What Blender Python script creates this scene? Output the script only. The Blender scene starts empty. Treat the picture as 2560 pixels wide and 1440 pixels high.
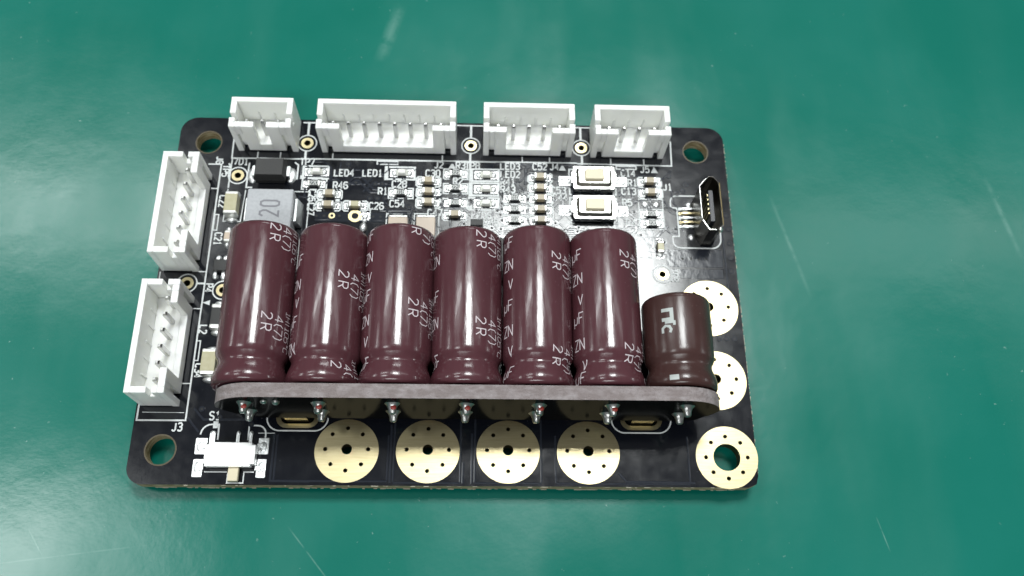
import bpy, bmesh, math, random
from mathutils import Vector, Matrix
random.seed(7)
S = 0.1                       # everything below is written in millimetres; one Blender unit is one centimetre
sc = bpy.context.scene
C = sc.collection
sc.unit_settings.scale_length = 0.01

# ------------------------------------------------------------------ camera
cd = bpy.data.cameras.new('camera'); cam = bpy.data.objects.new('camera', cd); C.objects.link(cam)
cam.location = (40.145*S, -18.299*S, 104.98*S)
cam.rotation_euler = (math.radians(22.3776), math.radians(-2.33195), math.radians(-0.0992))
cd.sensor_width = 36.0; cd.lens = 31.484; cd.clip_start = 0.5; cd.clip_end = 2000
cd.dof.use_dof = True; cd.dof.focus_distance = 10.25; cd.dof.aperture_fstop = 0.36; cd.dof.aperture_blades = 0
sc.camera = cam

# ------------------------------------------------------------------ room light: white ceiling, ceiling panels and an added front fill
w = bpy.data.worlds.new('World'); sc.world = w; w.use_nodes = True
bg = w.node_tree.nodes['Background']; bg.inputs[0].default_value = (0.93, 0.98, 1.0, 1); bg.inputs[1].default_value = 0.17
def panel(x, y, sx, sy, rad, z=1500, col=(0.96, 1.0, 0.99)):
    l = bpy.data.lights.new('ceiling_or_fill_panel', 'AREA'); l.shape = 'RECTANGLE'
    l.size = sx*S; l.size_y = sy*S; l.energy = rad*math.pi*sx*sy*S*S; l.color = col
    o = bpy.data.objects.new('ceiling_or_fill_panel', l); C.objects.link(o); o.location = (x*S, y*S, z*S)
panel(205, 622, 400, 350, 43)
panel(-840, 800, 700, 90, 20)
panel(1080, 765, 860, 120, 4.5)
panel(-760, 125, 430, 200, 15)
panel(330, 2300, 900, 300, 16)
panel(4300, 600, 260, 1300, 26)
panel(-2500, 640, 600, 700, 9)
panel(-200, -1100, 1000, 400, 15)  # added fill from the front, lifts the faces turned to the camera
sc.view_settings.view_transform = 'Standard'; sc.view_settings.look = 'None'
sc.view_settings.exposure = 0.0; sc.view_settings.gamma = 1.0

# ------------------------------------------------------------------ materials
def mat(name, col, rough=0.5, metal=0.0, spec=0.5, bump=None, var=None, coat=0.0, sss=0.0, speck=None, trans=0.0, rvar=None):
    m = bpy.data.materials.new(name); m.use_nodes = True; nt = m.node_tree; N = nt.nodes; L = nt.links
    b = N['Principled BSDF']; b.inputs['Base Color'].default_value = (*col, 1); b.inputs['Roughness'].default_value = rough
    b.inputs['Metallic'].default_value = metal; b.inputs['Specular IOR Level'].default_value = spec
    b.inputs['Coat Weight'].default_value = coat; b.inputs['Transmission Weight'].default_value = trans
    if sss: b.inputs['Subsurface Weight'].default_value = sss; b.inputs['Subsurface Radius'].default_value = (.10, .10, .085); b.inputs['Subsurface Scale'].default_value = 1
    tc = N.new('ShaderNodeTexCoord')
    def noise(scale, detail=4, stretch=None):
        n = N.new('ShaderNodeTexNoise'); n.inputs['Scale'].default_value = scale; n.inputs['Detail'].default_value = detail
        if stretch:
            mp = N.new('ShaderNodeMapping'); mp.inputs['Scale'].default_value = stretch
            L.new(tc.outputs['Object'], mp.inputs[0]); L.new(mp.outputs[0], n.inputs['Vector'])
        else: L.new(tc.outputs['Object'], n.inputs['Vector'])
        return n
    if var:      # (scale, colour2, stretch, low, high)
        n = noise(var[0], 5, var[2]); r = N.new('ShaderNodeMapRange'); r.inputs[1].default_value = var[3]; r.inputs[2].default_value = var[4]
        mx = N.new('ShaderNodeMix'); mx.data_type = 'RGBA'; mx.inputs[6].default_value = (*col, 1); mx.inputs[7].default_value = (*var[1], 1)
        L.new(n.outputs['Fac'], r.inputs[0]); L.new(r.outputs[0], mx.inputs[0]); L.new(mx.outputs[2], b.inputs['Base Color'])
    if speck:    # (scale, colour, low, high) small marks and dents in the skin
        n = noise(speck[0], 3, speck[4]); r = N.new('ShaderNodeMapRange'); r.inputs[1].default_value = speck[2]; r.inputs[2].default_value = speck[3]
        m2 = N.new('ShaderNodeMix'); m2.data_type = 'RGBA'; m2.inputs[7].default_value = (*speck[1], 1)
        if b.inputs['Base Color'].links: L.new(b.inputs['Base Color'].links[0].from_socket, m2.inputs[6])
        else: m2.inputs[6].default_value = (*col, 1)
        L.new(n.outputs['Fac'], r.inputs[0]); L.new(r.outputs[0], m2.inputs[0]); L.new(m2.outputs[2], b.inputs['Base Color'])
    if rvar:     # (scale, rough2, stretch)
        n = noise(rvar[0], 5, rvar[2]); r = N.new('ShaderNodeMapRange'); r.inputs[1].default_value = .35; r.inputs[2].default_value = .68
        r.inputs[3].default_value = rough; r.inputs[4].default_value = rvar[1]
        L.new(n.outputs['Fac'], r.inputs[0]); L.new(r.outputs[0], b.inputs['Roughness'])
    if bump:     # (scale, strength, distance, stretch)
        n = noise(bump[0], 4, bump[3]); bp = N.new('ShaderNodeBump'); bp.inputs['Strength'].default_value = bump[1]; bp.inputs['Distance'].default_value = bump[2]
        L.new(n.outputs['Fac'], bp.inputs['Height']); L.new(bp.outputs[0], b.inputs['Normal'])
    return m
M = {}
M['mask'] = mat('black_solder_mask', (.0045, .0055, .009), .12, spec=.5, bump=(7, .05, .010, None), rvar=(6, .17, None), speck=(34, (.11, .115, .12), .735, .79, None))
M['trace'] = mat('masked_copper', (.017, .020, .028), .13, spec=.5, bump=(14, .1, .012, None))
M['fr4'] = mat('board_edge', (.20, .145, .06), .75, var=(9, (.45, .38, .25), (1, 1, 6), .4, .65), bump=(40, .6, .02, None))
M['fr4grey'] = mat('routed_board_edge', (.215, .18, .178), .7, var=(16, (.32, .285, .29), (.5, 1, 1), .42, .7), bump=(45, .8, .03, None))
M['mask2'] = mat('capacitor_board_mask', (.005, .005, .005), .16, spec=.18, bump=(8, .05, .01, None))
M['mask2'].node_tree.nodes['Principled BSDF'].inputs['IOR'].default_value = 1.12
M['silk'] = mat('white_silkscreen', (.66, .68, .68), .55, var=(60, (.5, .52, .52), None, .45, .7))
M['gold'] = mat('gold_plating', (.58, .50, .305), .34, 1.0, var=(10, (.51, .43, .245), (.35, 5, 1), .35, .75), bump=(14, .07, .005, (.25, 9, 1)), rvar=None)
M['goldhole'] = mat('plated_hole', (.13, .10, .045), .5, 1.0)  # gold darkened: shade inside the holes is put into the colour
M['solder'] = mat('solder', (.80, .81, .81), .4, 1.0, bump=(18, .3, .03, None))
M['oldsolder'] = mat('dull_solder', (.42, .42, .41), .33, 1.0, bump=(18, .4, .03, None))
M['tin'] = mat('tinned_pad', (.76, .78, .78), .42, 1.0, bump=(22, .3, .02, None))
M['steel'] = mat('bright_steel', (.78, .78, .76), .22, 1.0, bump=(20, .12, .01, (.3, 4, 1)))
M['pinsteel'] = mat('dull_pin', (.58, .58, .57), .3, 1.0)
M['wallsteel'] = mat('shaded_steel_wall', (.22, .21, .19), .45, 1.0)  # same steel, with the slopes' dark reflection put into the colour
M['darksteel'] = mat('shaded_shell', (.10, .095, .085), .3, 1.0, bump=(12, .2, .02, (2, 2, .4)))  # steel shell; the shade inside the socket is put into its colour
M['white'] = mat('white_nylon', (.90, .905, .872), .4, spec=.45, sss=.45, bump=(30, .06, .01, None))
M['whitelid'] = mat('pale_steel_lid', (.90, .90, .89), .34, .75, spec=.6)  # steel lid; the lamp reflection on it is put into the pale colour
M['cream'] = mat('cream_plastic', (.66, .585, .42), .4, bump=(40, .1, .01, None))
M['lens'] = mat('led_lens', (.88, .88, .83), .2, trans=.1)
M['ledbase'] = mat('led_base', (.55, .55, .50), .4)
M['black'] = mat('black_epoxy', (.018, .018, .018), .5, bump=(50, .25, .01, None))
M['resistor'] = mat('resistor_glaze', (.03, .032, .034), .32)
M['mark'] = mat('white_marking', (.6, .62, .6), .5)
M['ceramic'] = mat('tan_ceramic', (.34, .285, .19), .38, var=(20, (.42, .36, .26), None, .4, .7))
M['ceramicpale'] = mat('pale_ceramic', (.52, .42, .33), .35)
M['ceramicol'] = mat('olive_ceramic', (.40, .37, .23), .38, var=(14, (.46, .43, .29), None, .4, .7))
M['term'] = mat('chip_termination', (.76, .76, .73), .3, .85, bump=(30, .2, .01, None))
M['ferrite'] = mat('grey_ferrite', (.40, .41, .43), .42, bump=(45, .12, .01, None), var=(30, (.35, .36, .38), None, .4, .7))
M['inkgrey'] = mat('grey_ink', (.19, .19, .21), .6)
M['sleeve'] = mat('maroon_sleeve', (.072, .0225, .0290), .15, spec=.5, var=(3, (.086, .030, .038), (2, .4, 2), .35, .7), bump=(7, .16, .016, (2.2, .5, 2.2)), rvar=(9, .27, (3, .7, 3)), coat=.2, speck=(24, (.13, .065, .078), .68, .80, (1, .5, 1)))
M['sleeve2'] = mat('brown_sleeve', (.046, .020, .018), .24, spec=.5, bump=(10, .12, .014, (2, .6, 2)), speck=(26, (.16, .12, .11), .70, .80, None), var=(4, (.056, .026, .024), None, .35, .7))
M['alu'] = mat('can_end', (.6, .6, .62), .35, 1.0)
M['rubber'] = mat('black_rubber_bung', (.012, .012, .012), .7)
M['print'] = mat('pale_sleeve_print', (.62, .55, .58), .5)
M['print2'] = mat('silver_sleeve_print', (.42, .45, .44), .4, .2)
M['burr'] = mat('glass_fibre', (.38, .36, .28), .7)
M['rim'] = mat('bare_laminate', (.07, .052, .022), .5)
M['dark'] = mat('hole_dark', (.004, .004, .004), .6)
M['red'] = mat('red_joint_spot', (.33, .045, .035), .4)
M['blackplastic'] = mat('black_plastic', (.012, .014, .02), .35)

def mat_bench():
    m = bpy.data.materials.new('green_bench_mat'); m.use_nodes = True; nt = m.node_tree; N = nt.nodes; L = nt.links
    b = N['Principled BSDF']; tc = N.new('ShaderNodeTexCoord'); V = tc.outputs['Object']
    def noise(scale, det, lo, hi, stretch=None, rot=0):
        n = N.new('ShaderNodeTexNoise'); n.inputs['Scale'].default_value = scale; n.inputs['Detail'].default_value = det
        src = V
        if stretch:
            mp = N.new('ShaderNodeMapping'); mp.inputs['Scale'].default_value = stretch; mp.inputs['Rotation'].default_value = (0, 0, rot); L.new(V, mp.inputs[0]); src = mp.outputs[0]
        L.new(src, n.inputs['Vector'])
        r = N.new('ShaderNodeMapRange'); r.inputs[1].default_value = lo; r.inputs[2].default_value = hi; L.new(n.outputs['Fac'], r.inputs[0]); return r.outputs[0]
    def mth(op, a, c=None, clamp=False):
        n = N.new('ShaderNodeMath'); n.operation = op; n.use_clamp = clamp
        for i, v in enumerate((a, c)):
            if v is None: continue
            if isinstance(v, (int, float)): n.inputs[i].default_value = v
            else: L.new(v, n.inputs[i])
        return n.outputs[0]
    def mix(f, a, c):
        n = N.new('ShaderNodeMix'); n.data_type = 'RGBA'
        for i, v in ((0, f), (6, a), (7, c)):
            if isinstance(v, tuple): n.inputs[i].default_value = (*v, 1)
            else: L.new(v, n.inputs[i])
        return n.outputs[2]
    patch = noise(.35, 4, .38, .68); smear = noise(.8, 5, .45, .8, (1, .25, 1), .35)
    fleck = mth('MULTIPLY', noise(13, 2, .72, .78), noise(.5, 2, .45, .62))
    col = mix(patch, (.0012, .136, .100), (.0036, .152, .117))
    grain = noise(55, 2, .3, .7)
    col = mix(mth('MULTIPLY', smear, .35), col, (.014, .165, .126)); col = mix(mth('MULTIPLY', grain, .10), col, (.014, .185, .140))
    sep = N.new('ShaderNodeSeparateXYZ'); L.new(V, sep.inputs[0]); X, Y = sep.outputs[0], sep.outputs[1]
    tot = None
    brk = noise(5, 3, .3, .55)
    for (x0, y0, x1, y1, wd, st) in ((80.1, 41.1, 84.2, 25, .35, .3), (111.3, 44.3, 114, 31, .5, .3), (18.4, -4.2, 23.8, -10.5, .12, .6), (-11.2, -4.5, -8.9, -7.7, .1, .5),
                                     (88.3, -2.8, 89.4, -7, .1, .6), (25.5, 61, 28.2, 72, 1.2, .35), (-18, -9, 4, -6.2, .12, .28)):
        dx, dy = x1-x0, y1-y0; ln = math.hypot(dx, dy); ux, uy = dx/ln, dy/ln
        px = mth('SUBTRACT', X, x0*S); py = mth('SUBTRACT', Y, y0*S)
        al = mth('ADD', mth('MULTIPLY', px, ux), mth('MULTIPLY', py, uy))
        ac = mth('ABSOLUTE', mth('SUBTRACT', mth('MULTIPLY', py, ux), mth('MULTIPLY', px, uy)))
        f = mth('SUBTRACT', 1.0, mth('DIVIDE', ac, wd*S), True)
        t = mth('DIVIDE', al, ln*S); g = mth('MULTIPLY', mth('MULTIPLY', mth('MULTIPLY', t, mth('SUBTRACT', 1.0, t)), 4.0), 1.0, True)
        gg = mth('GREATER_THAN', g, 0.0); f = mth('MULTIPLY', mth('MULTIPLY', f, mth('MULTIPLY', g, gg)), st)
        tot = f if tot is None else mth('ADD', tot, f, True)
    tot = mth('MULTIPLY', tot, brk)
    col = mix(tot, col, (.20, .38, .33))
    col = mix(mth('MULTIPLY', fleck, .55), col, (.30, .46, .42))
    L.new(col, b.inputs['Base Color'])
    r = mth('ADD', mth('MULTIPLY', smear, .10), mth('ADD', .16, mth('MULTIPLY', patch, .06))); L.new(r, b.inputs['Roughness'])
    b.inputs['Specular IOR Level'].default_value = .5
    h = mth('ADD', noise(1.2, 4, 0, 1), mth('ADD', mth('MULTIPLY', noise(28, 3, 0, 1), .06), mth('MULTIPLY', fleck, .12)))
    bp = N.new('ShaderNodeBump'); bp.inputs['Strength'].default_value = .14; bp.inputs['Distance'].default_value = .05; L.new(h, bp.inputs['Height']); L.new(bp.outputs[0], b.inputs['Normal'])
    return m
M['bench'] = mat_bench()

# ------------------------------------------------------------------ mesh builder (millimetres)
class MB:
    def __init__(s): s.v = []; s.f = []; s.m = []; s.sm = []
    def add(s, vs, fs, mi=0, smooth=False):
        o = len(s.v); s.v += [tuple(v) for v in vs]
        for f in fs: s.f.append([i+o for i in f]); s.m.append(mi); s.sm.append(smooth)
    def box(s, x0, y0, z0, x1, y1, z1, mi=0):
        s.add([(x0,y0,z0),(x1,y0,z0),(x1,y1,z0),(x0,y1,z0),(x0,y0,z1),(x1,y0,z1),(x1,y1,z1),(x0,y1,z1)],
              [(3,2,1,0),(4,5,6,7),(0,1,5,4),(1,2,6,5),(2,3,7,6),(3,0,4,7)], mi); return s
    def prism(s, poly, z0, z1, mi=0, top=None):      # poly counter-clockwise; top: optional second polygon
        n = len(poly); t = top or poly
        s.add([(x,y,z0) for x,y in poly]+[(x,y,z1) for x,y in t], [list(range(n-1,-1,-1)), list(range(n,2*n))]+[(i,(i+1)%n,n+(i+1)%n,n+i) for i in range(n)], mi); return s
    def cyl(s, cx, cy, r, z0, z1, n=20, mi=0, r2=None):
        a = [(cx+r*math.cos(2*math.pi*i/n), cy+r*math.sin(2*math.pi*i/n)) for i in range(n)]
        r2 = r if r2 is None else r2
        b = [(cx+r2*math.cos(2*math.pi*i/n), cy+r2*math.sin(2*math.pi*i/n)) for i in range(n)]
        return s.prism(a, z0, z1, mi, b)
    def ring(s, cx, cy, r0, r1, z0, z1, n=28, mi=0):
        vs = []; fs = []
        for i in range(n):
            c, d = math.cos(2*math.pi*i/n), math.sin(2*math.pi*i/n)
            vs += [(cx+r0*c,cy+r0*d,z0),(cx+r1*c,cy+r1*d,z0),(cx+r1*c,cy+r1*d,z1),(cx+r0*c,cy+r0*d,z1)]
        for i in range(n):
            a, b = 4*i, 4*((i+1)%n)
            fs += [(a+3,a+2,b+2,b+3),(a+1,b+1,b+2,a+2),(a,a+3,b+3,b),(a,b,b+1,a+1)]
        s.add(vs, fs, mi); return s
    def blob(s, cx, cy, z, rx, ry, rz, mi=0, n=12, k=5, jit=0.0):     # half ellipsoid of solder
        vs = []; fs = []
        for j in range(k):
            a = j/k*math.pi/2
            for i in range(n):
                t = 2*math.pi*i/n; q = 1+random.uniform(-jit, jit)
                vs.append((cx+rx*math.cos(a)*math.cos(t)*q, cy+ry*math.cos(a)*math.sin(t)*q, z+rz*math.sin(a)))
        vs.append((cx, cy, z+rz))
        for j in range(k-1):
            for i in range(n): fs.append((j*n+i, j*n+(i+1)%n, (j+1)*n+(i+1)%n, (j+1)*n+i))
        for i in range(n): fs.append(((k-1)*n+i, (k-1)*n+(i+1)%n, k*n))
        s.add(vs, fs, mi, True); return s
    def lathe_y(s, prof, n=48, mi=0, smooth=True):       # profile of (y, r) turned round the y axis
        vs = []; fs = []
        for y, r in prof:
            for i in range(n): t = 2*math.pi*i/n; vs.append((r*math.sin(t), y, r*math.cos(t)))
        for j in range(len(prof)-1):
            for i in range(n): fs.append((j*n+i, j*n+(i+1)%n, (j+1)*n+(i+1)%n, (j+1)*n+i))
        s.add(vs, fs, mi, smooth); return s
    def strip(s, pts, wd, z, closed=False, h=None, taper=0.0, mi=0, fn=None):
        """mitred band along a polyline; h gives it thickness; fn maps a flat point to 3-D"""
        P = [Vector(p) for p in pts]; n = len(P); Lf, Rt = [], []
        for i in range(n):
            a = P[(i-1) % n] if (closed or i > 0) else None; b = P[(i+1) % n] if (closed or i < n-1) else None
            d1 = (P[i]-a).normalized() if a is not None else None; d2 = (b-P[i]).normalized() if b is not None else None
            d1 = d1 or d2; d2 = d2 or d1
            n1 = Vector((-d1.y, d1.x)); n2 = Vector((-d2.y, d2.x)); nn = (n1+n2)
            nn = n1 if nn.length < 1e-4 else nn.normalized()
            k = min(1.8, 1/max(.3, nn.dot(n1)))
            Lf.append((nn, k))
        def off(i, q): return P[i]+Lf[i][0]*(q*Lf[i][1])
        vs = []; fs = []
        prof = [(-wd/2-taper, 0), (-wd/2, h or 0), (wd/2, h or 0), (wd/2+taper, 0)] if h else [(-wd/2, 0), (wd/2, 0)]
        m = len(prof)
        for i in range(n):
            for q, dz in prof:
                p = off(i, q); vs.append(fn(p.x, p.y, z+dz) if fn else (p.x, p.y, z+dz))
        for i in range(n if closed else n-1):
            a, b = i*m, ((i+1) % n)*m
            for q in range(m-1): fs.append((a+q, b+q, b+q+1, a+q+1))
        if h and not closed: fs += [tuple(range(m)), tuple((n-1)*m+q for q in range(m-1, -1, -1))]
        s.add(vs, fs, mi); return s
    def build(s, name, mats, parent=None, loc=(0,0,0), rot=(0,0,0), bevel=0.0, seg=2, ang=35):
        mats = mats if isinstance(mats, (list, tuple)) else [mats]
        me = bpy.data.meshes.new(name); me.from_pydata([(x*S,y*S,z*S) for x,y,z in s.v], [], s.f)
        for m in mats: me.materials.append(M[m])
        me.polygons.foreach_set('material_index', s.m); me.polygons.foreach_set('use_smooth', s.sm); me.update()
        bm = bmesh.new(); bm.from_mesh(me)
        bmesh.ops.recalc_face_normals(bm, faces=bm.faces)
        if bevel:
            es = [e for e in bm.edges if len(e.link_faces) == 2 and e.calc_face_angle(0) > math.radians(ang)]
            bmesh.ops.bevel(bm, geom=es, offset=bevel*S, segments=seg, affect='EDGES', profile=.5, clamp_overlap=True)
        bm.to_mesh(me); bm.free()
        return link(name, me, parent, loc, rot)
ROOT0 = (36.8, 24.6, -3.0)
def link(name, me, parent=None, loc=(0,0,0), rot=(0,0,0)):
    o = bpy.data.objects.new(name, me); C.objects.link(o)
    if parent is not None: o.parent = parent
    o.location = [c*S for c in loc]; o.rotation_euler = rot
    return o
def at(x, y, z=0.0): return (x-ROOT0[0], y-ROOT0[1], z-ROOT0[2])        # board millimetres -> place in the board's own frame
def dup(o, loc=None, rotz=None, parent=None):
    c = o.copy(); C.objects.link(c); c.parent = parent if parent is not None else o.parent
    if loc is not None: c.location = [q*S for q in loc]
    if rotz is not None: c.rotation_euler = (0, 0, rotz)
    for ch in list(o.children):
        d = ch.copy(); C.objects.link(d); d.parent = c
    return c
def arc(cx, cy, r, a0, a1, n=8): return [(cx+r*math.cos(math.radians(a0+(a1-a0)*i/n)), cy+r*math.sin(math.radians(a0+(a1-a0)*i/n))) for i in range(n+1)]
def rrect(x0, y0, x1, y1, r, n=6):
    return arc(x1-r,y0+r,r,-90,0,n)+arc(x1-r,y1-r,r,0,90,n)+arc(x0+r,y1-r,r,90,180,n)+arc(x0+r,y0+r,r,180,270,n)
def circ(cx, cy, r, n=32): return [(cx+r*math.cos(2*math.pi*i/n), cy+r*math.sin(2*math.pi*i/n)) for i in range(n)]
def stadium(cx, cy, hw, hh, n=10): return arc(cx+hw-hh, cy, hh, -90, 90, n)+arc(cx-hw+hh, cy, hh, 90, 270, n)
def plate(name, outline, holes, z0, z1, mats, parent, loc, pick=None, xz=False):
    """solid plate with real holes; xz stands it upright (outline in x,z, thickness in y)"""
    cu = bpy.data.curves.new(name, 'CURVE'); cu.dimensions = '2D'; cu.fill_mode = 'BOTH'; cu.extrude = (z1-z0)/2*S
    for poly in [outline]+list(holes):
        sp = cu.splines.new('POLY'); sp.points.add(len(poly)-1); sp.use_cyclic_u = True
        for p, q in zip(sp.points, poly): p.co = (q[0]*S, q[1]*S, 0, 1)
    t = bpy.data.objects.new('t', cu); C.objects.link(t); dg = bpy.context.evaluated_depsgraph_get()
    me = bpy.data.meshes.new_from_object(t.evaluated_get(dg)); bpy.data.objects.remove(t); bpy.data.curves.remove(cu)
    me.name = name; zc = (z0+z1)/2*S
    for v in me.vertices: v.co.z += zc
    bm = bmesh.new(); bm.from_mesh(me); bmesh.ops.remove_doubles(bm, verts=bm.verts, dist=1e-5); bmesh.ops.recalc_face_normals(bm, faces=bm.faces)
    if xz:
        for v in bm.verts: v.co = (v.co.x, v.co.z, v.co.y)
        bmesh.ops.recalc_face_normals(bm, faces=bm.faces)
    bm.to_mesh(me); bm.free()
    me.materials.clear()
    for m in mats: me.materials.append(M[m])
    for p in me.polygons:
        p.use_smooth = False
        p.material_index = pick(p.normal, p.center/S) if pick else 0
    return link(name, me, parent, loc)

# monoline lettering on a 4 x 6 grid
G = {'0':[[(0,1),(0,5),(1,6),(3,6),(4,5),(4,1),(3,0),(1,0),(0,1)]], '1':[[(.8,4.8),(2,6),(2,0)],[(.6,0),(3.4,0)]],
 '2':[[(0,5),(1,6),(3,6),(4,5),(4,4),(0,0),(4,0)]], '3':[[(0,5.2),(1,6),(3,6),(4,5),(4,4),(3,3.1),(1.4,3.1)],[(3,3.1),(4,2.2),(4,1),(3,0),(1,0),(0,.8)]],
 '4':[[(3,0),(3,6),(0,2),(4.2,2)]], '5':[[(4,6),(.2,6),(0,3.4),(1,3.8),(3,3.8),(4,2.8),(4,1),(3,0),(1,0),(0,.8)]],
 '6':[[(3.8,5.4),(3,6),(1,6),(0,5),(0,1),(1,0),(3,0),(4,1),(4,2.4),(3,3.3),(1,3.3),(0,2.6)]], '7':[[(0,6),(4,6),(1.4,0)]],
 '8':[[(1,3.2),(0,4),(0,5.2),(1,6),(3,6),(4,5.2),(4,4),(3,3.2),(1,3.2),(0,2.2),(0,1),(1,0),(3,0),(4,1),(4,2.2),(3,3.2)]],
 '9':[[(.2,.6),(1,0),(3,0),(4,1),(4,5),(3,6),(1,6),(0,5),(0,3.6),(1,2.7),(3,2.7),(4,3.4)]],
 'A':[[(0,0),(0,4.5),(1.2,6),(2.8,6),(4,4.5),(4,0)],[(.3,2.4),(3.7,2.4)]], 'B':[[(0,0),(0,6),(3,6),(4,5.2),(4,4),(3,3.2),(.3,3.2)],[(3,3.2),(4,2.3),(4,.9),(3,0),(0,0)]],
 'C':[[(4,5),(3,6),(1,6),(0,5),(0,1),(1,0),(3,0),(4,1)]], 'D':[[(0,0),(0,6),(2.6,6),(4,4.6),(4,1.4),(2.6,0),(0,0)]],
 'E':[[(4,6),(0,6),(0,0),(4,0)],[(.3,3.1),(3,3.1)]], 'F':[[(0,0),(0,6),(4,6)],[(.3,3.1),(3,3.1)]], 'H':[[(0,0),(0,6)],[(4,0),(4,6)],[(.3,3),(3.7,3)]],
 'J':[[(3.4,6),(3.4,1),(2.4,0),(1,0),(0,1)]], 'L':[[(0,6),(0,0),(3.8,0)]], 'N':[[(0,0),(0,6),(4,0),(4,6)]], 'P':[[(0,0),(0,6),(3,6),(4,5.1),(4,3.7),(3,2.8),(.3,2.8)]],
 'R':[[(0,0),(0,6),(3,6),(4,5.1),(4,3.7),(3,2.8),(.3,2.8)],[(2,2.7),(4,0)]], 'S':[[(4,5.1),(3,6),(1,6),(0,5.1),(0,4),(1,3.2),(3,2.9),(4,2.1),(4,.9),(3,0),(1,0),(0,.9)]],
 'T':[[(0,6),(4,6)],[(2,5.7),(2,0)]], 'V':[[(0,6),(2,0),(4,6)]], 'Z':[[(0,6),(4,6),(0,0),(4,0)]], 'M':[[(0,0),(0,6),(2,3),(4,6),(4,0)]],
 '(':[[(3,6.4),(1.6,4.8),(1.6,1.2),(3,-.4)]], ')':[[(1,6.4),(2.4,4.8),(2.4,1.2),(1,-.4)]], 'u':[[(0,-1.6),(0,4)],[(.2,1),(1.2,0),(2.6,0),(3.6,1),(3.6,4)]],
 'I':[[(2,0),(2,6)]], '*':[[(1.4,4.6),(1.4,6),(2.8,6),(2.8,4.6),(1.4,4.6)]], 'i':[[(2,0),(2,4)],[(2,5),(2,5.8)]]}
def letters(mb, text, h, wd, adv, fn, z, gw=None, sub=None):
    """text along +x from (0,0); fn maps (u, v, z) to 3-D"""
    gw = gw or h*.56; x = 0; k = 0
    for ch in text:
        if ch != ' ':
            for st in G[ch]:
                pts = [(x+a/4*gw, b/6*h) for a, b in st]
                if sub:
                    q = [pts[0]]
                    for a, b in zip(pts, pts[1:]):
                        n = max(1, int(math.hypot(b[0]-a[0], b[1]-a[1])/sub))
                        q += [(a[0]+(b[0]-a[0])*i/n, a[1]+(b[1]-a[1])*i/n) for i in range(1, n+1)]
                    pts = q
                mb.strip(pts, wd, z+.0035*(k % 9), fn=fn); k += 1
        x += adv

# ------------------------------------------------------------------ bench and board
bench = MB(); bench.add([(-900,-700,0),(1000,-700,0),(1000,1000,0),(-900,1000,0)], [(0,1,2,3)])
bo = bench.build('bench_mat', 'bench', None, (0,0,-3.0)); bo['kind'] = 'structure'

board = bpy.data.objects.new('circuit_board', None); C.objects.link(board); board.location = [c*S for c in ROOT0]
board['label'] = 'black circuit board with white pin connectors and six maroon capacitors lying on green mat'
board['category'] = 'circuit board'
W, H = 73.57, 49.27
outline = [(0.9,0)]+[(W-1.3,0),(W-.25,.35),(W,1.3)]+arc(W-2.2,H-2.2,2.2,0,90,8)+arc(2.2,H-2.2,2.2,90,180,8)+arc(2.0,2.0,2.0,180,270,8)
outline = [(2.0,0)]+[(W-1.3,0),(W-.3,.4),(W,1.4)]+arc(W-2.2,H-2.2,2.2,0,90,8)+arc(2.2,H-2.2,2.2,90,180,8)+arc(2.0,2.0,2.0,180,262,8)
PADS = [(25.07,4.05),(34.55,4.05),(44.0,4.06),(53.5,4.02)]
SIDE = [(69.5,22.55),(69.6,13.05)]
CORN = (70.02, 3.55)
MOUNT = [(3.95,45.44,1.6),(69.6,45.4,1.62),(3.55,3.98,1.7)]
TPS = [(17.0,45.6),(38.95,45.7),(53.95,45.7),(8.33,40.46),(3.79,24.98),(8.3,24.11),(63.87,27.15)]
SLOTS = [(19.05,8.0),(60.0,8.05)]
holes = [circ(x,y,r) for x,y,r in MOUNT]+[circ(*CORN,1.62)]
def pad_holes(x, y, cr=.62, dy=.17):
    h = [(x, y+dy, cr)] if cr else []
    return h+[(x+2.5*math.sin(math.pi/4*k), y+dy+2.5*math.cos(math.pi/4*k), .25) for k in range(8)]
PH = [h for p in PADS+SIDE for h in pad_holes(*p)] + pad_holes(*CORN, 0, 0)
holes += [circ(x,y,r,20 if r > .4 else 10) for x,y,r in PH]
holes += [circ(x,y,.42,16) for x,y in TPS]+[stadium(x,y,2.0,.8) for x,y in SLOTS]+[circ(24.06,34.77,.45,16)]
def pick_board(n, c):
    if abs(n.z) > .5: return 0
    for x, y in PADS+SIDE+[CORN]:
        if math.hypot(c.x-x, c.y-y) < 3.4: return 2
    for x, y in TPS+SLOTS+[(24.06,34.77)]:
        if math.hypot(c.x-x, c.y-y) < 2.3: return 2
    return 1
sub = plate('board_substrate', outline, holes, -1.6, 0, ['mask','fr4','goldhole'], board, at(0,0), pick_board)
O = at(0,0)
# gold power pads
for i, (x, y) in enumerate(PADS+SIDE):
    plate('power_pad', circ(0,0,3.74,64), [[(a-x,b-y) for a,b in circ(hx,hy,r,20 if r > .4 else 10)] for hx,hy,r in pad_holes(x,y)], .005, .05, ['gold'], board, at(x,y))
plate('mounting_pad', circ(0,0,3.72,64), [circ(0,0,1.62)]+[circ(hx-CORN[0],hy-CORN[1],r,10) for hx,hy,r in pad_holes(*CORN,0,0)], .005, .05, ['gold'], board, at(*CORN))['label'] = 'round gold pad with a large mounting hole'
tp0 = MB().ring(0,0,.42,.82,.003,.05).build('test_pad', 'gold', board, at(*TPS[0]))
for p in TPS[1:]: dup(tp0, at(*p))
MB().ring(0,0,.45,.88,.003,.05).build('test_pad', 'gold', board, at(24.06,34.77))
for x, y in SLOTS:
    plate('slot_ring', stadium(0,0,2.55,1.3), [stadium(0,0,2.0,.8)], .004, .05, ['gold'], board, at(x,y))

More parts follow.
